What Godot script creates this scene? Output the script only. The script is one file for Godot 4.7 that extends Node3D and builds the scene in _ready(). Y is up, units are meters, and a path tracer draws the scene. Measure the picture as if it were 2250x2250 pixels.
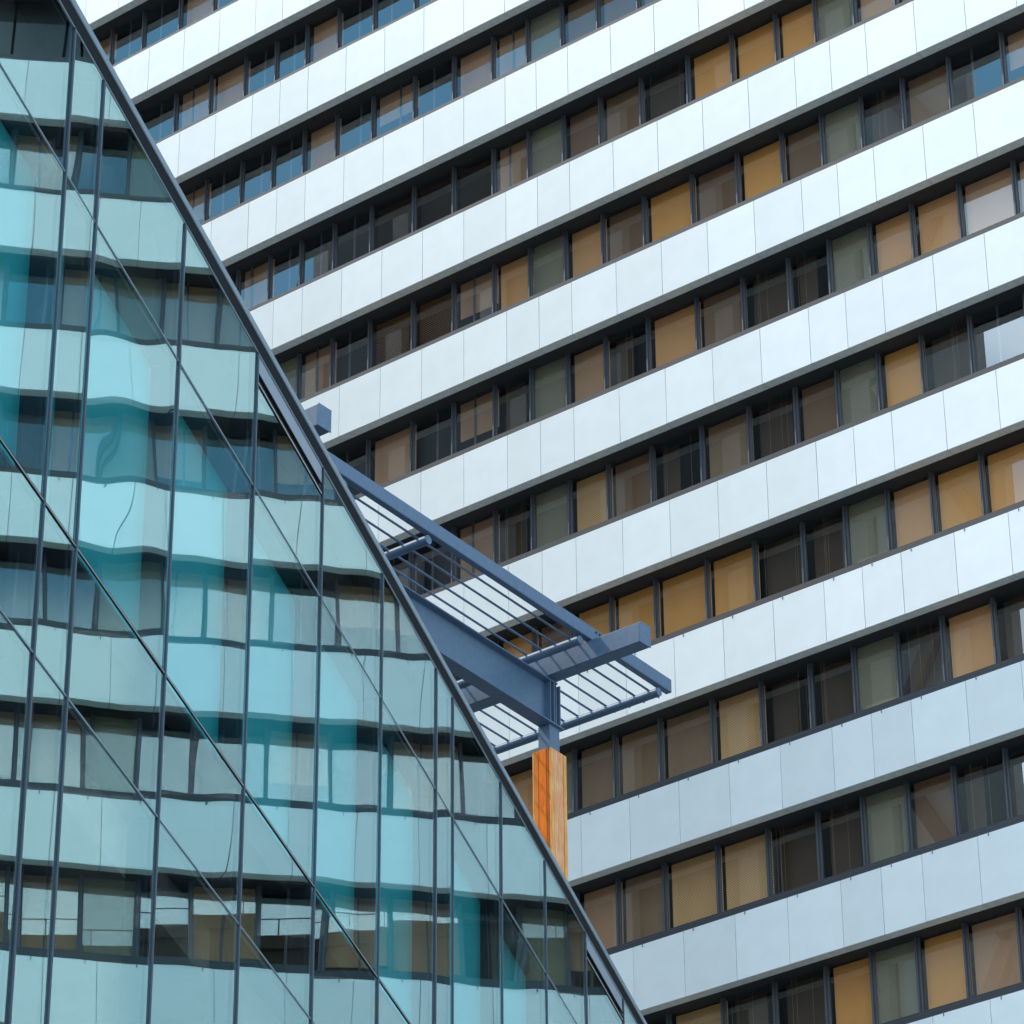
extends Node3D
# Two office buildings and a roof pergola, looking up through a long lens.
# Heights in the builders are metres above the ground; the camera stands at eye height.

const EYE := 1.6
const FACADE := 60.2          # distance from the eye to the tower's cladding plane
const NORTH := 38.327         # the world is turned so that the tower stands square to its axes
const TOWER_TURN := 0.0       # degrees about y
const GLASS_OFF := 8.52       # distance from the eye to the curtain wall's plane
const GLASS_TURN := 76.321 + NORTH
const STOREY := 3.6
const SILL0 := 32.924         # top of the spandrel of storey 0, above the eye
const SPANDREL_H := 1.52
const SETBACK := 0.68         # windows behind the cladding plane
const MODULE := 8.825

var M := {}
var meshes := {}
var rng := RandomNumberGenerator.new()
var cam: Camera3D

# ---------------------------------------------------------------- helpers
func lin(r: float, g: float, b: float, a := 1.0) -> Color:
	var c := Color(r, g, b).linear_to_srgb()
	c.a = a
	return c

func mat(c: Color, rough := 0.6, metal := 0.0, tex: Texture2D = null, tscale := 1.0) -> StandardMaterial3D:
	var m := StandardMaterial3D.new()
	m.albedo_color = c
	m.roughness = rough
	m.metallic = metal
	if tex:
		m.albedo_texture = tex
		m.uv1_triplanar = true
		m.uv1_world_triplanar = true
		m.uv1_scale = Vector3.ONE * tscale
	return m

func noise_tex(freq: float, lo: float, hi: float, seed_: int, oct := 4, size := 512) -> ImageTexture:
	var n := FastNoiseLite.new()
	n.seed = seed_
	n.frequency = freq
	n.fractal_octaves = oct
	var im := n.get_seamless_image(size, size)
	im.convert(Image.FORMAT_RGB8)
	var data := im.get_data()
	for i in data.size():
		data[i] = int(255.0 * lerpf(lo, hi, data[i] / 255.0))
	return ImageTexture.create_from_image(Image.create_from_data(size, size, false, Image.FORMAT_RGB8, data))

func tri(st: SurfaceTool, a: Vector3, b: Vector3, c: Vector3, n: Vector3) -> void:
	if (b - a).cross(c - a).dot(n) > 0.0:
		var t := b
		b = c
		c = t
	for v in [a, b, c]:
		st.set_normal(n)
		st.add_vertex(v)

func quad(st: SurfaceTool, a: Vector3, b: Vector3, c: Vector3, d: Vector3, n: Vector3) -> void:
	tri(st, a, b, c, n)
	tri(st, a, c, d, n)

func mb() -> SurfaceTool:
	var st := SurfaceTool.new()
	st.begin(Mesh.PRIMITIVE_TRIANGLES)
	return st

# a box with chamfered edges (bevel 0: plain box), centred at c
func add_box(st: SurfaceTool, c: Vector3, size: Vector3, bevel := 0.0, x := Vector3.RIGHT, y := Vector3.UP, z := Vector3.BACK) -> void:
	var ax := [x, y, z]
	var h := [size.x / 2, size.y / 2, size.z / 2]
	var b := minf(bevel, minf(h[0], minf(h[1], h[2])) * 0.9)
	for i in 3:
		var j := (i + 1) % 3
		var k := (i + 2) % 3
		for s in [-1.0, 1.0]:
			var o: Vector3 = c + ax[i] * (s * h[i])
			var p: Vector3 = ax[j] * (h[j] - b)
			var q: Vector3 = ax[k] * (h[k] - b)
			quad(st, o - p - q, o + p - q, o + p + q, o - p + q, ax[i] * s)
	if b <= 0.0:
		return
	for i in 3:
		var j := (i + 1) % 3
		var k := (i + 2) % 3
		for si in [-1.0, 1.0]:
			for sj in [-1.0, 1.0]:
				var p1: Vector3 = c + ax[i] * (si * h[i]) + ax[j] * (sj * (h[j] - b))
				var p2: Vector3 = c + ax[i] * (si * (h[i] - b)) + ax[j] * (sj * h[j])
				var q: Vector3 = ax[k] * (h[k] - b)
				quad(st, p1 - q, p2 - q, p2 + q, p1 + q, (ax[i] * si + ax[j] * sj).normalized())
	for sx in [-1.0, 1.0]:
		for sy in [-1.0, 1.0]:
			for sz in [-1.0, 1.0]:
				var ex: Vector3 = ax[0] * sx
				var ey: Vector3 = ax[1] * sy
				var ez: Vector3 = ax[2] * sz
				tri(st, c + ex * h[0] + ey * (h[1] - b) + ez * (h[2] - b), c + ex * (h[0] - b) + ey * h[1] + ez * (h[2] - b), c + ex * (h[0] - b) + ey * (h[1] - b) + ez * h[2], (ex + ey + ez).normalized())

func add_tube(st: SurfaceTool, a: Vector3, b: Vector3, r: float, n := 10) -> void:
	var d := (b - a).normalized()
	var u := d.cross(Vector3.UP if absf(d.y) < 0.9 else Vector3.RIGHT).normalized()
	var v := d.cross(u)
	for i in n:
		var a0 := TAU * i / n
		var a1 := TAU * (i + 1) / n
		var n0 := u * cos(a0) + v * sin(a0)
		var n1 := u * cos(a1) + v * sin(a1)
		var nm := (n0 + n1).normalized()
		var p := [a + n0 * r, b + n0 * r, b + n1 * r, a + n1 * r]
		var nn := [n0, n0, n1, n1]
		var order := [0, 1, 2, 0, 2, 3]
		if (p[1] - p[0]).cross(p[2] - p[0]).dot(nm) > 0.0:
			order = [0, 2, 1, 0, 3, 2]
		for k in order:
			st.set_normal(nn[k])
			st.add_vertex(p[k])
		tri(st, a, a + n0 * r, a + n1 * r, -d)
		tri(st, b, b + n0 * r, b + n1 * r, d)

func put(parent: Node3D, called: String, mesh: Mesh, m: Material, at := Vector3.ZERO) -> MeshInstance3D:
	var o := MeshInstance3D.new()
	o.name = called
	o.mesh = mesh
	o.material_override = m
	o.position = at
	parent.add_child(o, true)
	return o

func build(parent: Node3D, called: String, st: SurfaceTool, m: Material) -> MeshInstance3D:
	return put(parent, called, st.commit(), m)

func box_mesh(size: Vector3, bevel := 0.0) -> Mesh:
	var key := [size.snapped(Vector3.ONE * 0.0005), bevel]
	if not meshes.has(key):
		var st := mb()
		add_box(st, Vector3.ZERO, size, bevel)
		meshes[key] = st.commit()
	return meshes[key]

func box(parent: Node3D, called: String, at: Vector3, size: Vector3, m: Material, bevel := 0.0) -> MeshInstance3D:
	return put(parent, called, box_mesh(size, bevel), m, at)

func thing(called: String, label: String, category: String, at := Vector3.ZERO, turn := 0.0) -> Node3D:
	var o := Node3D.new()
	o.name = called
	o.position = at
	o.rotation_degrees.y = turn
	o.set_meta("label", label)
	o.set_meta("category", category)
	add_child(o, true)
	return o

func az(deg: float) -> Vector3:
	return Vector3(sin(deg_to_rad(deg - NORTH)), 0, -cos(deg_to_rad(deg - NORTH)))

# ---------------------------------------------------------------- setting up
func _ready() -> void:
	rng.seed = 7
	make_camera_and_light()
	make_materials()
	make_ground()
	make_tower()
	make_glass_building()
	make_pergola()
	make_high_rise()
	make_brown_block()

func make_camera_and_light() -> void:
	cam = Camera3D.new()
	cam.name = "camera"
	cam.fov = rad_to_deg(2.0 * atan(1125.0 / 8190.7))
	cam.near = 0.5
	cam.far = 2000.0
	cam.transform = Transform3D(Basis(Vector3.UP, deg_to_rad(NORTH)) * Basis(Vector3.RIGHT, 0.5315697) * Basis(Vector3.BACK, -0.0076462), Vector3(0, EYE, 0))
	add_child(cam)
	cam.current = true

	var env := Environment.new()
	env.background_mode = Environment.BG_SKY
	var sm := ProceduralSkyMaterial.new()
	sm.sky_top_color = Color(0.34, 0.62, 0.80)
	sm.sky_horizon_color = Color(0.82, 0.92, 0.955)
	sm.sky_curve = 0.25
	sm.ground_bottom_color = Color(0.30, 0.31, 0.32)
	sm.ground_horizon_color = Color(0.55, 0.60, 0.66)
	sm.sun_angle_max = 10.0
	sm.sky_cover = cloud_cover()
	sm.sky_cover_modulate = Color(1, 1, 1, 1)
	sm.energy_multiplier = 2.05
	var sky := Sky.new()
	sky.sky_material = sm
	env.sky = sky
	env.ambient_light_source = Environment.AMBIENT_SOURCE_SKY
	env.tonemap_mode = Environment.TONE_MAPPER_LINEAR
	env.tonemap_exposure = 0.97
	env.sdfgi_enabled = true
	env.ssao_enabled = true
	env.ssil_enabled = true
	var we := WorldEnvironment.new()
	we.name = "world_environment"
	we.environment = env
	add_child(we)

	var sun := DirectionalLight3D.new()
	sun.name = "sun"
	sun.light_color = Color(1.0, 0.96, 0.9)
	sun.light_energy = 0.6
	sun.light_angular_distance = 0.6
	sun.shadow_enabled = true
	var to_sun := az(270.0) * cos(deg_to_rad(50.0)) + Vector3.UP * sin(deg_to_rad(50.0))
	add_child(sun)
	sun.look_at_from_position(to_sun * 100.0, Vector3.ZERO, Vector3.UP)

# broken cumulus, computed on the sphere
func cloud_cover() -> ImageTexture:
	var n := FastNoiseLite.new()
	n.seed = 12
	n.frequency = 2.6
	n.fractal_octaves = 5
	var d := FastNoiseLite.new()
	d.seed = 5
	d.frequency = 3.4
	d.fractal_octaves = 4
	var w := 1024
	var h := 512
	var im := Image.create(w, h, false, Image.FORMAT_RGBAF)
	for j in h / 2 + 4:
		var el := PI / 2 - PI * (j + 0.5) / h
		for i in w:
			var a := TAU * (i + 0.5) / w
			var y := maxf(sin(el), 0.0) + 0.25
			var p := Vector3(cos(el) * sin(a), 0.0, cos(el) * cos(a)) / y * 0.55
			var v := n.get_noise_3d(p.x, 0.0, p.z) * 2.1 + 0.16
			var cover := smoothstep(0.0, 0.32, v)
			var tone := 0.85 + 0.7 * d.get_noise_3d(p.x, 3.0, p.z)
			im.set_pixel(i, j, Color(tone * 1.0, tone, tone * 0.97, cover))
	return ImageTexture.create_from_image(im)

func make_materials() -> void:
	var fine := noise_tex(0.02, 0.90, 1.0, 3)
	var soft := noise_tex(0.006, 0.975, 1.0, 4)
	M.white = []
	for k in 4:
		var v := 0.81 - 0.018 * k
		var m := mat(lin(v * 0.975, v * 0.995, v), 0.38, 0.0, soft, 0.35)
		M.white.append(m)
	M.soffit = [mat(lin(0.80, 0.82, 0.79), 0.55, 0.0, fine, 0.5), mat(lin(0.76, 0.785, 0.755), 0.55, 0.0, fine, 0.5)]
	M.joint = mat(lin(0.52, 0.55, 0.57), 0.7)
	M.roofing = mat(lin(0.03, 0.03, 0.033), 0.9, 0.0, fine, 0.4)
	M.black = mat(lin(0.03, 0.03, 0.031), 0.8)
	M.frame = mat(lin(0.075, 0.08, 0.095), 0.42, 0.2)
	M.sill = mat(lin(0.028, 0.031, 0.038), 0.5, 0.1)
	M.clip = mat(lin(0.12, 0.14, 0.15), 0.6)
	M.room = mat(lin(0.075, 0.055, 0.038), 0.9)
	M.concrete = mat(lin(0.30, 0.30, 0.29), 0.9, 0.0, fine, 0.4)
	var weave := noise_tex(0.09, 0.86, 1.0, 9, 2)
	M.ochre = mat(lin(0.92, 0.42, 0.10), 0.8, 0.0, weave, 0.9)
	M.ochre_dull = mat(lin(0.86, 0.42, 0.16), 0.8, 0.0, weave, 0.9)
	M.tan = mat(lin(0.62, 0.34, 0.18), 0.8, 0.0, weave, 0.9)
	M.mesh = mat(lin(0.84, 0.49, 0.20), 0.85, 0.0, mesh_tex(), 1.0)
	M.mesh_dark = mat(lin(0.38, 0.23, 0.12), 0.85, 0.0, mesh_tex(), 1.0)
	M.brown = mat(lin(0.26, 0.145, 0.075), 0.85, 0.0, weave, 0.9)
	M.dark_brown = mat(lin(0.09, 0.052, 0.027), 0.85, 0.0, weave, 0.9)
	M.olive = mat(lin(0.24, 0.215, 0.14), 0.7, 0.0, weave, 0.5)
	M.cord = mat(lin(0.24, 0.16, 0.09), 0.8)
	M.paper = mat(lin(0.26, 0.19, 0.11), 0.8)
	M.pane = coated(lin(0.84, 0.86, 0.88), 0.16)
	M.boosted_pane = coated(lin(0.90, 0.92, 0.93), 0.26)  # same glass as the other panes; mirror share raised to brighten reflections
	M.curtain_glass = coated(lin(0.54, 0.90, 0.89), 0.53)
	M.clear_glass = clear()
	M.teal = mat(lin(0.03, 0.62, 0.68), 0.55, 0.0, soft, 0.5)
	M.partition = mat(lin(0.30, 0.29, 0.27), 0.9)
	M.steel = mat(lin(0.082, 0.14, 0.225), 0.42, 0.0, fine, 0.8)
	M.cap = mat(lin(0.20, 0.25, 0.30), 0.35, 0.3)
	M.mullion = mat(lin(0.036, 0.05, 0.074), 0.34, 0.2)
	M.gasket = mat(lin(0.02, 0.021, 0.023), 0.9)
	M.gasket.metallic_specular = 0.15
	M.bright = mat(lin(0.55, 0.55, 0.55), 0.3, 0.6)
	M.grey = mat(lin(0.24, 0.265, 0.31), 0.5)
	var grain := timber_tex(1)
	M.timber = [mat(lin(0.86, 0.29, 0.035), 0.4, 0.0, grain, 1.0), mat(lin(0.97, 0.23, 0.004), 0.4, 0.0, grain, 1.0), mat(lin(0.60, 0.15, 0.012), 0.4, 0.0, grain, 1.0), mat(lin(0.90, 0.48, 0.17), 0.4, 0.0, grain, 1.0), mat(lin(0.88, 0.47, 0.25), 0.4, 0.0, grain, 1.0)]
	for m in M.timber:
		m.roughness = 0.6
		m.metallic_specular = 0.3
	M.bolt = mat(lin(0.03, 0.035, 0.045), 0.4, 0.5)
	M.pale_concrete = mat(lin(0.42, 0.41, 0.385), 0.95, 0.0, fine, 0.1)  # pale concrete tone, raised to bounce light up to soffits and blinds
	M.brick = mat(lin(0.17, 0.115, 0.075), 0.9, 0.0, fine, 0.3)
	M.beige = mat(lin(0.42, 0.38, 0.34), 0.8, 0.0, fine, 0.2)
	M.pale_bay = mat(lin(0.55, 0.60, 0.58), 0.5)
	M.high_glass = mat(lin(0.05, 0.05, 0.048), 0.5, 0.0)
	M.dark_glass = mat(lin(0.03, 0.03, 0.03), 0.04, 0.0)

# sun-control glass: part mirror, part clear
func coated(tint: Color, share: float) -> StandardMaterial3D:
	var im := Image.create(4, 4, false, Image.FORMAT_RGBA8)
	im.fill(Color(1, 1, 1, 1))
	var m := StandardMaterial3D.new()
	m.albedo_texture = ImageTexture.create_from_image(im)
	tint.a = share
	m.albedo_color = tint
	m.transparency = BaseMaterial3D.TRANSPARENCY_ALPHA
	m.metallic = 1.0
	m.roughness = 0.0
	return m

func clear() -> StandardMaterial3D:
	var m := StandardMaterial3D.new()
	m.albedo_color = Color(0.8, 0.95, 0.95, 0.0)
	m.transparency = BaseMaterial3D.TRANSPARENCY_ALPHA
	m.roughness = 0.0
	m.metallic_specular = 0.5
	return m

# woven sun screen: fine diagonal cells
func mesh_tex() -> ImageTexture:
	if meshes.has("weave"):
		return meshes["weave"]
	var im := Image.create(256, 256, false, Image.FORMAT_RGB8)
	for j in 256:
		for i in 256:
			var a := sin((i + j) * TAU / 16.0) * 0.5 + 0.5
			var b := sin((i - j) * TAU / 16.0) * 0.5 + 0.5
			var v := 0.45 + 0.55 * (1.0 - a * b)
			im.set_pixel(i, j, Color(v, v, v))
	meshes["weave"] = ImageTexture.create_from_image(im)
	return meshes["weave"]

# upright boards with grain and stain
func timber_tex(seed_: int) -> ImageTexture:
	var n := FastNoiseLite.new()
	n.seed = seed_
	n.frequency = 0.02
	n.fractal_octaves = 4
	var im := Image.create(512, 512, false, Image.FORMAT_RGB8)
	for j in 512:
		for i in 512:
			var g := n.get_noise_2d(i * 4.0, j * 0.22)
			var s := n.get_noise_2d(i * 0.6 + 900.0, j * 0.3)
			var f := n.get_noise_2d(i * 16.0, j * 0.9 + 300.0)
			var v := clampf(0.90 + 0.13 * g + 0.07 * f, 0.6, 1.0)
			var r := clampf(0.5 + 0.9 * s, 0.0, 1.0)
			im.set_pixel(i, j, Color(v, v * lerpf(0.86, 1.0, r), v * lerpf(0.75, 1.0, r)))
	return ImageTexture.create_from_image(im)

func make_ground() -> void:
	var g := MeshInstance3D.new()
	g.name = "ground"
	var pm := PlaneMesh.new()
	pm.size = Vector2(1600, 1600)
	g.mesh = pm
	g.material_override = M.pale_concrete
	g.set_meta("kind", "structure")
	add_child(g)

# ---------------------------------------------------------------- the banded tower
const WIN_EDGE := [0.0, 1.153, 2.275, 3.44, 4.72, 6.17, 7.51, 8.825]
# what hangs behind each window, by storey: module and bay -> kind
const BLINDS := {
	-1: "-1.4m -1.5d -1.6d 0.0o 0.1v 0.2o 0.3t 0.4o",
	0: "-1.1v -1.2t -1.3n -1.4m -1.5m -1.6d -0.9o 0.0d 0.1v 0.2b 0.3d 0.4r",
	1: "-1.0o -1.1v -1.2n -1.3n -1.4n -1.5m -1.6d 0.0d 0.1v 0.2d 0.3q 0.4d",
	2: "-2.6r -1.0o -1.1b -1.2o -1.3o -1.4o -1.5o -1.6d 0.0d 0.1v 0.2q 0.3o 0.4o",
	3: "-2.5r -2.6r -1.0d -1.1v -1.2m -1.3b -1.4d -1.5n -1.6d 0.0b 0.1v 0.2o 0.3d 0.4r",
	4: "-2.3r -2.4t -2.5r -2.6r -1.0d -1.1v -1.2t -1.3d -1.4o -1.5b -1.6d 0.0d 0.1v 0.2o 0.3q 0.4t 0.5t",
	5: "-2.2r -2.3r -2.4l -2.5l -2.6r -1.0q -1.1v -1.2o -1.3b -1.4o -1.5b -1.6o 0.0b 0.1v 0.2d 0.3b 0.4r 0.5r",
	6: "-2.0r -2.1r -2.2r -2.3r -2.4k -2.5k -2.6k -1.0r -1.1v -1.2b -1.3b -1.4d -1.5o -1.6o 0.0o 0.1v 0.2t",
	7: "-3.5r -3.6r -2.0r -2.1r -2.2t -2.3r -2.4r -2.5r -2.6t -1.0r -1.1v -1.2b -1.3b -1.4b",
	8: "-3.4r -3.5r -3.6t -2.0r -2.1r -2.2t -2.3r -2.4r -2.5r",
	9: "-3.3r -3.4r -3.5t -3.6r",
}

func joints() -> Array:
	# [left edge, width] of the cladding panels of one run, along the facade
	var out := []
	for m in range(-3, 4):
		var u := -38.89 + MODULE * m
		for w in [1.0125, 1.0125, 1.36, 1.36, 1.36, 1.36, 1.36]:
			out.append([u, w])
			u += w
	return out

var tower_xf: Transform3D
func shown(u: float, y: float, depth: float) -> bool:
	# what the picture shows, straight or mirrored in the curtain wall (y above the eye)
	var p := tower_xf * Vector3(u, y + EYE, -depth)
	var v := cam.transform.affine_inverse() * p
	var px := 1125.0 + 8190.7 * v.x / -v.z
	var py := 1125.0 - 8190.7 * v.y / -v.z
	if px > -70.0 and px < 2320.0 and py > -120.0 and py < 2370.0 and py < (px - 60.0) * 1.775 + 120.0:
		return true
	return u > -31.8 and u < -16.2 and y > 27.5 and y < 52.0

func make_tower() -> void:
	var t := thing("office_tower", "tall office tower with white spandrel bands and bronze strip windows", "building", az(38.327) * FACADE, TOWER_TURN)
	tower_xf = t.transform
	var lo := -38.89 - 3 * MODULE
	var hi := lo + 7 * MODULE
	var first := -3
	var last := 12
	var rest := mb()
	var rest_soffit := mb()
	var rest_window := mb()
	var gap := 0.012
	for k in range(-8, last + 1):
		var top := SILL0 + STOREY * k + EYE
		var bot := top - SPANDREL_H
		# slab edge, dark closure behind the cladding and the room behind the windows
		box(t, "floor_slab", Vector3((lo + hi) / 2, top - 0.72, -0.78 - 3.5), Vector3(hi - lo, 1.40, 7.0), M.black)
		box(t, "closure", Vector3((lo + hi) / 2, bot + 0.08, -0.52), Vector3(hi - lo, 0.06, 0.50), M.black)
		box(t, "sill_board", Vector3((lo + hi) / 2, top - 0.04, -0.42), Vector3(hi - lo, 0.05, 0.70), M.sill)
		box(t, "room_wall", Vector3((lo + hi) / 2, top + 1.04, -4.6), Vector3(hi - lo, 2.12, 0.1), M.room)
		if k < first:
			add_box(rest, Vector3((lo + hi) / 2, (top + bot) / 2, -0.03), Vector3(hi - lo, SPANDREL_H, 0.06))
			add_box(rest_window, Vector3((lo + hi) / 2, top + 1.0, -0.73), Vector3(hi - lo, 2.2, 0.02))
			continue
		box(t, "sill_rail", Vector3((lo + hi) / 2, top + 0.065, -0.085), Vector3(hi - lo, 0.17, 0.05), M.sill, 0.012)
		box(t, "sill_trim", Vector3((lo + hi) / 2, top + 0.11, -0.16), Vector3(hi - lo, 0.26, 0.05), M.sill, 0.010)
		box(t, "joint_backing", Vector3((lo + hi) / 2, (top + bot) / 2 + 0.01, -0.046), Vector3(hi - lo, SPANDREL_H - 0.03, 0.006), M.joint)
		for j in joints():
			var u: float = j[0] + j[1] / 2
			var w: float = j[1] - gap
			if shown(u, (top + bot) / 2 - EYE, 0.0):
				var p := box(t, "spandrel_panel", Vector3(u, (top + bot) / 2, -0.02), Vector3(w, SPANDREL_H, 0.04), M.white[rng.randi() % 4], 0.004)
				p.rotation = Vector3(rng.randfn(0, 0.0012), rng.randfn(0, 0.0012), 0)
				box(t, "soffit_panel", Vector3(u, bot + 0.012, -0.155), Vector3(w, 0.02, 0.225), M.soffit[rng.randi() % 2], 0.002)
				if k <= 2:
					box(t, "clip", Vector3(j[0] + 0.27, top - 0.035, 0.010), Vector3(0.018, 0.075, 0.018), M.clip, 0.003)
			else:
				add_box(rest, Vector3(u, (top + bot) / 2, -0.02), Vector3(w, SPANDREL_H, 0.04))
				add_box(rest_soffit, Vector3(u, bot + 0.012, -0.155), Vector3(w, 0.02, 0.225))
		var plan := {}
		if BLINDS.has(k):
			for s in BLINDS[k].split(" "):
				plan[s.left(s.length() - 1)] = s.right(1)
		for m in range(-3, 4):
			for s in 7:
				var u0: float = -39.795 + MODULE * m + WIN_EDGE[s]
				var u1: float = -39.795 + MODULE * m + WIN_EDGE[s + 1]
				if u0 < lo or u1 > hi:
					continue
				var pick := "rrrrrrrd"[rng.randi() % 8]
				if s == 1:
					pick = "v"
				var kind: String = plan.get("%d.%d" % [m, s], pick)
				if shown((u0 + u1) / 2, top + 1.4 - EYE, SETBACK):
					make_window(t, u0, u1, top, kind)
				else:
					add_box(rest_window, Vector3((u0 + u1) / 2, top + 1.0, -0.71), Vector3(u1 - u0 - 0.08, 2.2, 0.02))
	build(t, "cladding", rest, M.white[1]).set_meta("kind", "stuff")
	build(t, "soffit_cladding", rest_soffit, M.soffit[0]).set_meta("kind", "stuff")
	build(t, "dark_glazing", rest_window, M.dark_glass).set_meta("kind", "stuff")
	var h := SILL0 + STOREY * last + EYE
	box(t, "core", Vector3((lo + hi) / 2, h / 2, -13.0), Vector3(hi - lo, h, 10.0), M.concrete)
	box(t, "end_wall", Vector3(hi + 0.15, h / 2, -6.0), Vector3(0.3, h, 12.0), M.white[2])
	box(t, "end_wall", Vector3(lo - 0.15, h / 2, -6.0), Vector3(0.3, h, 12.0), M.white[2])

func make_window(t: Node3D, u0: float, u1: float, top: float, kind: String) -> void:
	var w := Node3D.new()
	w.name = "window"
	w.position = Vector3((u0 + u1) / 2, top, -SETBACK)
	t.add_child(w, true)
	var wide := u1 - u0
	var h := 2.14
	# mullion on the left edge: outer fin and inner post, two tones of the same metal
	var key := "frame%.2f" % wide
	if not meshes.has(key):
		var st := mb()
		add_box(st, Vector3(-wide / 2 - 0.018, h / 2, 0.03), Vector3(0.045, h, 0.10), 0.006)
		add_box(st, Vector3(-wide / 2 + 0.022, h / 2, 0.0), Vector3(0.055, h, 0.06), 0.004)
		meshes[key] = st.commit()
	put(w, "frame", meshes[key], M.frame)
	box(w, "jamb", Vector3(wide / 2 - 0.055, h / 2, 0.0), Vector3(0.025, h, 0.05), M.frame, 0.004)
	var pk := "pane%.2f" % wide
	if not meshes.has(pk):
		var qs := mb()
		var e := wide / 2 - 0.03
		quad(qs, Vector3(-e, -h / 2, 0), Vector3(e, -h / 2, 0), Vector3(e, h / 2, 0), Vector3(-e, h / 2, 0), Vector3.BACK)
		meshes[pk] = qs.commit()
	var p := put(w, "pane", meshes[pk], M.boosted_pane if kind == "r" else M.pane, Vector3(0, h / 2, -0.015))
	p.rotation = Vector3(rng.randfn(0, 0.0025), rng.randfn(0, 0.004), 0)
	var z := -0.20
	match kind:
		"o": blind(w, wide, h, z, M.ochre if rng.randf() < 0.7 else M.ochre_dull)
		"q": blind(w, wide, h, z, M.ochre_dull)
		"t": blind(w, wide, h, z, M.tan)
		"m": blind(w, wide, h, z, M.mesh)
		"n": blind(w, wide, h, z, M.mesh_dark)
		"b": blind(w, wide, h, z, M.brown)
		"v": blind(w, wide, h, -0.06, M.olive)
		"l", "k":
			var sl := mb()
			var y := 0.06
			while y < h - 0.05:
				add_box(sl, Vector3(0, y, z), Vector3(wide - 0.1, 0.005, 0.05), 0.0, Vector3.RIGHT, Vector3(0, 0.8, 0.6), Vector3(0, -0.6, 0.8))
				y += 0.055
			build(w, "blind", sl, M.ochre if kind == "l" else M.brown)
		"d":
			var drawn := rng.randf_range(0.35, 1.0)
			var st := mb()
			add_box(st, Vector3(-wide / 2 + 0.05 + drawn * (wide - 0.1) / 2, h / 2, -0.35), Vector3(drawn * (wide - 0.1), h, 0.01))
			build(w, "curtain", st, M.dark_brown)
			for i in 3:
				box(w, "cord", Vector3(wide * rng.randf_range(-0.4, 0.4), h / 2, -0.1), Vector3(0.006, h, 0.006), M.cord)
		"r":
			var bar := mb()
			add_box(bar, Vector3(wide * rng.randf_range(-0.12, 0.12), h / 2, -0.05), Vector3(0.05, h, 0.04), 0.004)
			build(w, "sash_bar", bar, M.frame)
			if rng.randf() < 0.35:
				blind(w, wide, h * rng.randf_range(0.4, 0.9), z, M.tan, true)

func blind(w: Node3D, wide: float, h: float, z: float, m: Material, from_top := false) -> void:
	box(w, "blind", Vector3(0, (2.14 - h / 2) if from_top else h / 2, z), Vector3(wide - 0.09, h, 0.008), m)

# ---------------------------------------------------------------- the glass building
const MULLIONS := [11.10, 11.76, 13.76, 15.76, 17.76, 19.10, 21.09, 21.76, 23.76, 25.76, 27.76, 29.76, 31.75, 32.40, 34.40, 36.40, 38.39, 40.40, 42.39, 43.05, 45.05, 47.05, 49.05]
const ROWS := [5.30, 8.10, 9.31, 12.14, 13.35, 16.18, 17.52]

func wavy_pane(w: float, h: float, amp: float) -> Mesh:
	# a sheet that bends the way toughened glass does
	var nx := maxi(2, int(ceil(w / 0.09)))
	var ny := maxi(2, int(ceil(h / 0.09)))
	var waves := []
	for i in 3:
		waves.append([rng.randf_range(1.0, 3.0), rng.randf_range(0.6, 2.6), rng.randf() * TAU, rng.randf_range(0.3, 0.9)])
	for i in 3:
		waves.append([rng.randf_range(4.0, 10.0), rng.randf_range(-3.0, 6.0), rng.randf() * TAU, rng.randf_range(0.015, 0.05)])
	var tilt := Vector2(rng.randfn(0, 0.0009), rng.randfn(0, 0.0008))
	var bow := Vector2(rng.randfn(0, 0.0006), rng.randfn(0, 0.0005))
	var pos := PackedVector3Array()
	var nor := PackedVector3Array()
	var idx := PackedInt32Array()
	for j in ny + 1:
		for i in nx + 1:
			var x := w * (float(i) / nx - 0.5)
			var y := h * (float(j) / ny - 0.5)
			var z := tilt.x * x + tilt.y * y + bow.x * x * x + bow.y * y * y
			var dx := tilt.x + 2.0 * bow.x * x
			var dy := tilt.y + 2.0 * bow.y * y
			for k in waves:
				var a: float = k[0] * x + k[1] * y + k[2]
				var s: float = amp * k[3]
				z += s * sin(a) / 3.0
				dx += s * k[0] * cos(a) / 3.0
				dy += s * k[1] * cos(a) / 3.0
			pos.append(Vector3(x, y, z))
			nor.append(Vector3(-dx, -dy, 1).normalized())
	for j in ny:
		for i in nx:
			var a := j * (nx + 1) + i
			idx.append_array([a, a + nx + 1, a + 1, a + 1, a + nx + 1, a + nx + 2])
	var arr := []
	arr.resize(Mesh.ARRAY_MAX)
	arr[Mesh.ARRAY_VERTEX] = pos
	arr[Mesh.ARRAY_NORMAL] = nor
	arr[Mesh.ARRAY_INDEX] = idx
	var am := ArrayMesh.new()
	am.add_surface_from_arrays(Mesh.PRIMITIVE_TRIANGLES, arr)
	return am

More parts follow.
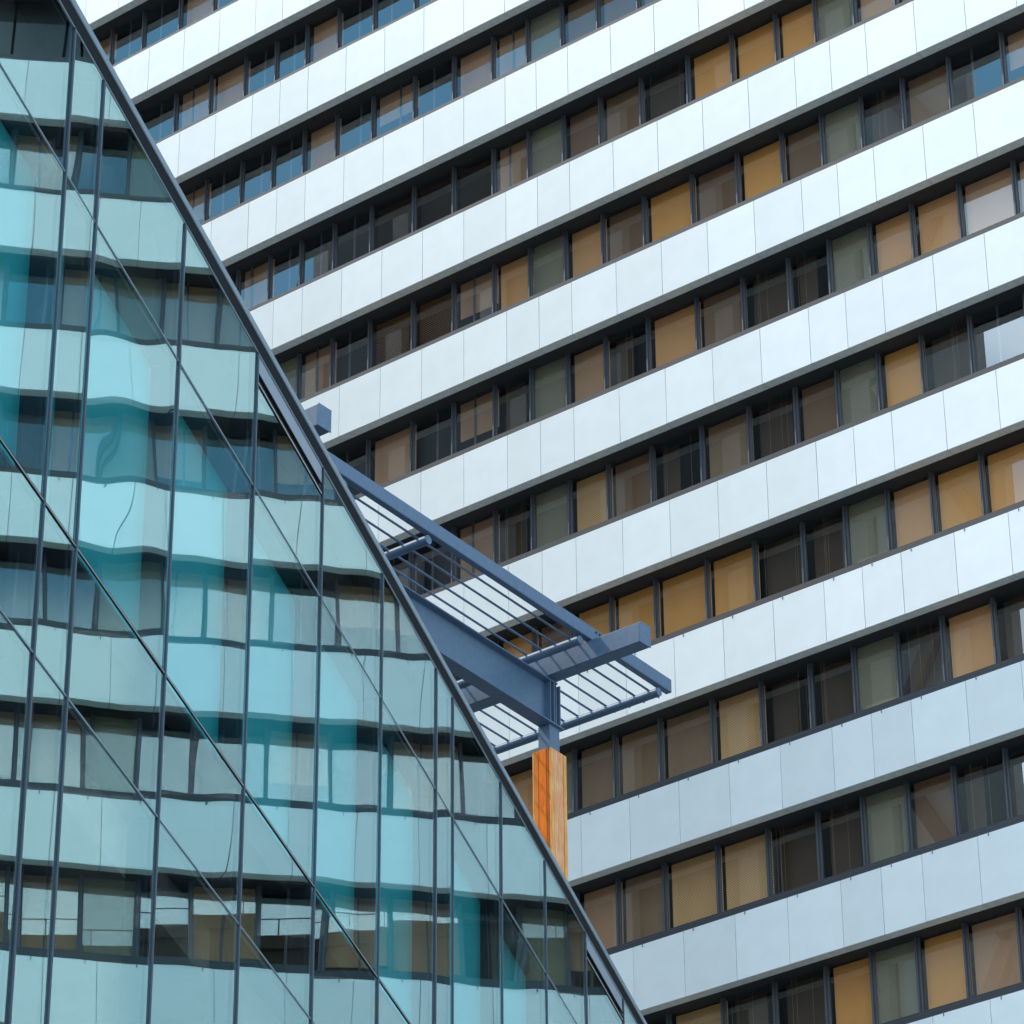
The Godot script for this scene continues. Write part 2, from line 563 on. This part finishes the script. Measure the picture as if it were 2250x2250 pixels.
func make_glass_building() -> void:
	var ng := az(103.679)
	var b := thing("glass_building", "low building with teal mirrored curtain wall and blue grey mullions", "building", -ng * GLASS_OFF, GLASS_TURN)
	var x0: float = MULLIONS[0]
	var x1: float = MULLIONS[-1]
	var mid := (x0 + x1) / 2
	var run := x1 - x0
	var deep := 12.0
	for i in MULLIONS.size() - 1:
		var a: float = MULLIONS[i]
		var c: float = MULLIONS[i + 1]
		var vented := i == 9 or i == 16
		for r in ROWS.size() - 1:
			var y0: float = ROWS[r] + EYE
			var y1: float = ROWS[r + 1] + EYE
			if r == 5 and vented:
				y1 = 17.21 + EYE
			if c < 19.0 or r < 2:
				continue
			var g := put(b, "glass_pane", wavy_pane(c - a - 0.03, y1 - y0 - 0.02, 0.00085), M.curtain_glass, Vector3((a + c) / 2, (y0 + y1) / 2, 0))
			put(g, "inner_sheet", wavy_pane(c - a - 0.06, y1 - y0 - 0.05, 0.0010), M.clear_glass, Vector3(0, 0, -0.024))
			if r == 4:
				box(b, "backing_panel", Vector3((a + c) / 2, (y0 + y1) / 2, -0.225), Vector3(c - a - 0.05, y1 - y0 - 0.05, 0.01), M.teal)
		if vented:
			for y in [17.215, 17.265, 17.33]:
				box(b, "vent_rail", Vector3((a + c) / 2, y + EYE, 0.0), Vector3(c - a - 0.06, 0.020, 0.010), M.gasket, 0.002)
			box(b, "vent_trim", Vector3((a + c) / 2, 17.24 + EYE, 0.0), Vector3(c - a - 0.06, 0.014, 0.008), M.bright, 0.002)
			var st := mb()
			add_box(st, Vector3((a + c) / 2, 17.43 + EYE, -0.010), Vector3(c - a - 0.04, 0.18, 0.01), 0.0)
			build(b, "vent_flap", st, M.grey)
	for i in MULLIONS.size():
		var m: float = MULLIONS[i]
		var h := 17.52 - 5.3
		var o := box(b, "mullion", Vector3(m, 5.3 + h / 2 + EYE, 0.006), Vector3(0.030, h, 0.020), M.mullion, 0.004)
		box(o, "fin", Vector3(0, 0, -0.13), Vector3(0.05, h, 0.20), M.mullion)
	for r in range(1, ROWS.size() - 1):
		var y: float = ROWS[r] + EYE
		if r == 4 or r == 1:
			box(b, "transom", Vector3(mid, y - 0.007, 0.003), Vector3(run, 0.011, 0.010), M.gasket, 0.002)
			box(b, "transom", Vector3(mid, y + 0.005, 0.004), Vector3(run, 0.009, 0.012), M.bright, 0.002)
			box(b, "transom", Vector3(mid, y + 0.015, 0.003), Vector3(run, 0.009, 0.010), M.gasket, 0.002)
		else:
			box(b, "transom", Vector3(mid, y, 0.003), Vector3(run, 0.014, 0.010), M.cap, 0.002)
		box(b, "inner_transom", Vector3(mid, y, -0.14), Vector3(run, 0.04, 0.20), M.mullion)
	box(b, "roof_cap", Vector3(mid, 17.705 + EYE, -0.17), Vector3(run, 0.075, 0.38), M.cap, 0.006)
	box(b, "cap_dark_strip", Vector3(mid, 17.601 + EYE, -0.17), Vector3(run, 0.13, 0.356), M.gasket)  # near-flush strip; the shade under the cap is put into its black
	box(b, "cap_trim", Vector3(mid, 17.526 + EYE, 0.0), Vector3(run, 0.014, 0.014), M.cap, 0.003)
	# body behind the curtain wall: a roof deck with an added upstand, floors with rooms between them
	box(b, "roof_deck", Vector3(mid, 16.95 + EYE, -deep / 2 - 0.08), Vector3(run, 0.3, deep - 0.46), M.roofing)
	box(b, "added_upstand", Vector3(mid, 17.30 + EYE, -0.36), Vector3(run, 0.4, 0.08), M.roofing)  # added to keep sky from showing through the glass; near-black to look unlit
	box(b, "floor_slab", Vector3(mid, 13.05 + EYE, -deep / 2 - 0.5), Vector3(run, 0.45, deep - 1.2), M.concrete)
	box(b, "floor_slab", Vector3(mid, 9.0 + EYE, -deep / 2 - 0.5), Vector3(run, 0.45, deep - 1.2), M.concrete)
	box(b, "partition", Vector3(mid, 11.0 + EYE, -5.4), Vector3(run, 3.7, 0.12), M.partition)
	box(b, "partition", Vector3(mid, 15.0 + EYE, -3.4), Vector3(run, 3.7, 0.12), M.partition)
	box(b, "back_wall", Vector3(mid, 9.4, -deep), Vector3(run, 18.8, 0.3), M.concrete)
	box(b, "end_wall", Vector3(x0 - 0.15, 9.4, -deep / 2), Vector3(0.3, 18.8, deep), M.concrete)
	box(b, "end_wall", Vector3(x1 + 0.15, 9.4, -deep / 2), Vector3(0.3, 18.8, deep), M.concrete)
	box(b, "base_wall", Vector3(mid, (9.2 + EYE) / 2, -0.2), Vector3(run, 9.2 + EYE, 0.3), M.concrete)

# ---------------------------------------------------------------- the pergola on the roof
func make_pergola() -> void:
	var p := thing("pergola", "blue grey steel roof pergola with round bars and an orange timber post", "pergola", Vector3(0.480, 22.0205 + EYE, -43.498).rotated(Vector3.UP, deg_to_rad(NORTH)), 54.0 + NORTH)
	var deck := 17.1 - 22.0205
	for x in [0.0, -6.67]:
		var post := Node3D.new()
		post.name = "post"
		post.position = Vector3(x, 0, 0)
		p.add_child(post, true)
		box(post, "steel_core", Vector3(0.145, (deck + 0.37) / 2, -0.128), Vector3(0.225, 0.37 - deck, 0.19), M.steel, 0.008)
		# boards round the post, proud of it
		# boards round the post, proud of it: the long sides of three boards, the short ones of three
		for i in 3:
			var bx := [0.035, 0.175, 0.325]
			var bww := [0.066, 0.206, 0.066]
			for z in [-0.016, -0.284]:
				box(post, "board", Vector3(bx[i], deck / 2, z), Vector3(bww[i], -deck, 0.03), M.timber[[3, 4, 3][i]], 0.004)  # paler boards on these faces: reflected sheen put into their colour
			var bz := [-0.052, -0.138, -0.236]
			var bl := [0.036, 0.124, 0.060]
			for x2 in [0.015, 0.345]:
				box(post, "board", Vector3(x2, deck / 2, bz[i]), Vector3(0.03, -deck, bl[i]), M.timber[[2, 1, 0][i]], 0.004)
	# main beam: an I section lying along the post line, with end plate and stiffener
	var st := mb()
	add_box(st, Vector3(-3.75, 0.375, -0.10), Vector3(8.1, 0.022, 0.22), 0.003)
	add_box(st, Vector3(-3.83, 0.995, -0.10), Vector3(8.0, 0.022, 0.22), 0.003)
	add_box(st, Vector3(-3.83, 0.685, -0.10), Vector3(7.96, 0.60, 0.016), 0.0)
	add_box(st, Vector3(0.10, 0.685, -0.10), Vector3(0.018, 0.60, 0.21), 0.002)
	add_box(st, Vector3(0.02, 0.685, -0.10), Vector3(0.014, 0.60, 0.20), 0.002)
	add_box(st, Vector3(-6.6, 0.685, -0.10), Vector3(0.014, 0.60, 0.20), 0.002)
	build(p, "main_beam", st, M.steel)
	var column := mb()
	add_box(column, Vector3(0.165, 0.68, -0.10), Vector3(0.016, 0.62, 0.17), 0.002)
	add_box(column, Vector3(0.235, 0.68, -0.10), Vector3(0.02, 0.62, 0.20), 0.003)
	build(p, "post_head", column, M.steel)
	# cross beams, hollow sections with closed ends
	for x in [0.0, -6.67]:
		var c := box(p, "cross_beam", Vector3(x + 0.112, 1.205, -0.70), Vector3(0.225, 0.30, 4.40), M.steel, 0.012)
		c.rotation_degrees.y = -2.0
		c.position = Vector3(x + 0.112, 1.205, 0) + c.basis.z * -0.71
		box(c, "end_plate", Vector3(0, 0, 2.203), Vector3(0.235, 0.31, 0.012), M.steel, 0.003)
	# edge beams on top of them
	for z in [0.64, -2.72]:
		var e := box(p, "edge_beam", Vector3(-2.9, 1.462, z), Vector3(9.55, 0.20, 0.10), M.steel, 0.008)
		for dx in [0.20, 0.28]:
			for dy in [-0.05, 0.05]:
				var bt := mb()
				add_tube(bt, Vector3(2.9 + dx - 0.10, dy, 0.05 if z > 0 else -0.05), Vector3(2.9 + dx - 0.10, dy, 0.062 if z > 0 else -0.062), 0.016, 8)
				build(e, "bolt", bt, M.bolt)
	# round tubes that carry the bars
	for x in [1.61, -0.22, -3.50, -5.20]:
		var tb := mb()
		add_tube(tb, Vector3(x, 1.275, 0.66), Vector3(x + 0.10, 1.275, -2.75), 0.062, 16)
		build(p, "tube", tb, M.steel)
	for i in 14:
		var z := 0.485 - 0.2395 * i
		var rb := mb()
		add_tube(rb, Vector3(-7.3, 1.352, z), Vector3(1.86, 1.352, z), 0.0155, 8)
		build(p, "bar", rb, M.steel)

# ---------------------------------------------------------------- neighbours outside the frame
func prism(st: SurfaceTool, c: Array, y0: float, y1: float) -> void:
	var m := Vector3.ZERO
	for v in c:
		m += v / c.size()
	for i in c.size():
		var a: Vector3 = c[i]
		var b: Vector3 = c[(i + 1) % c.size()]
		var n := (b - a).cross(Vector3.UP).normalized()
		if n.dot(a - m) < 0.0:
			n = -n
		quad(st, a + Vector3.UP * y0, b + Vector3.UP * y0, b + Vector3.UP * y1, a + Vector3.UP * y1, n)
	for i in range(1, c.size() - 1):
		tri(st, c[0] + Vector3.UP * y1, c[i] + Vector3.UP * y1, c[i + 1] + Vector3.UP * y1, Vector3.UP)

func make_high_rise() -> void:
	# stands to the left, out of frame: its shadow covers the tower's lower storeys
	var edge := az(38.327) * FACADE + az(128.327) * -20.72
	var c := edge + az(270.0) * 33.0
	var h := 37.5 + 33.0 * tan(deg_to_rad(50.0)) + EYE
	var t := thing("high_rise", "slim high rise of white piers and dark glass behind glass building", "building", c, 0.0)
	var along := az(-51.673)
	var st := mb()
	prism(st, [Vector3.ZERO, along * 27.0, along * 27.0 + az(270.0) * 13.0, az(270.0) * 13.0], 0.0, h)
	build(t, "wall", st, M.high_glass)
	for i in 7:
		var pier := mb()
		add_box(pier, along * (4.45 * i + 0.35) + az(38.327) * 0.15 + Vector3.UP * h / 2, Vector3(0.7, h, 0.5), 0.0, along, Vector3.UP, az(38.327))
		build(t, "pier", pier, M.beige)
	# the corner bay is pale glass with pale braces across it
	var pale := mb()
	add_box(pale, along * 2.5 + az(38.327) * 0.06 + Vector3.UP * h / 2, Vector3(3.6, h - 4.0, 0.1), 0.0, along, Vector3.UP, az(38.327))
	build(t, "corner_bay", pale, M.pale_bay)
	for i in 11:
		var br := mb()
		var dir := (along * (1.0 if i % 2 == 0 else -1.0) * 3.5 + Vector3.UP * 6.5).normalized()
		add_box(br, along * 2.5 + az(38.327) * 0.3 + Vector3.UP * (4.0 + 6.5 * i + 3.2), Vector3(0.45, 7.2, 0.25), 0.0, dir.cross(az(38.327)), dir, az(38.327))
		build(t, "brace", br, M.frame if i % 3 == 0 else M.beige)

func make_brown_block() -> void:
	# across the street behind the camera: the tower's low windows mirror its parapet
	var base := az(38.327) * FACADE + az(128.327) * -22.0 + az(229.0) * 76.0
	var t := thing("brown_apartment_block", "brown brick block with railed flat roof across the street", "building", base, -229.0 + 180.0 + NORTH)
	var h := 64.1 + EYE
	box(t, "wall", Vector3(0, h / 2, 8.0), Vector3(44, h, 16), M.brick)
	box(t, "parapet", Vector3(0, h + 0.3, 0.3), Vector3(44.6, 0.6, 1.0), M.brick)
	for i in 23:
		box(t, "railing_post", Vector3(-22 + i * 2.0, h + 1.1, 0.4), Vector3(0.05, 1.0, 0.05), M.frame)
	for y in [1.6]:
		box(t, "railing", Vector3(0, h + y, 0.4), Vector3(44, 0.04, 0.04), M.frame)
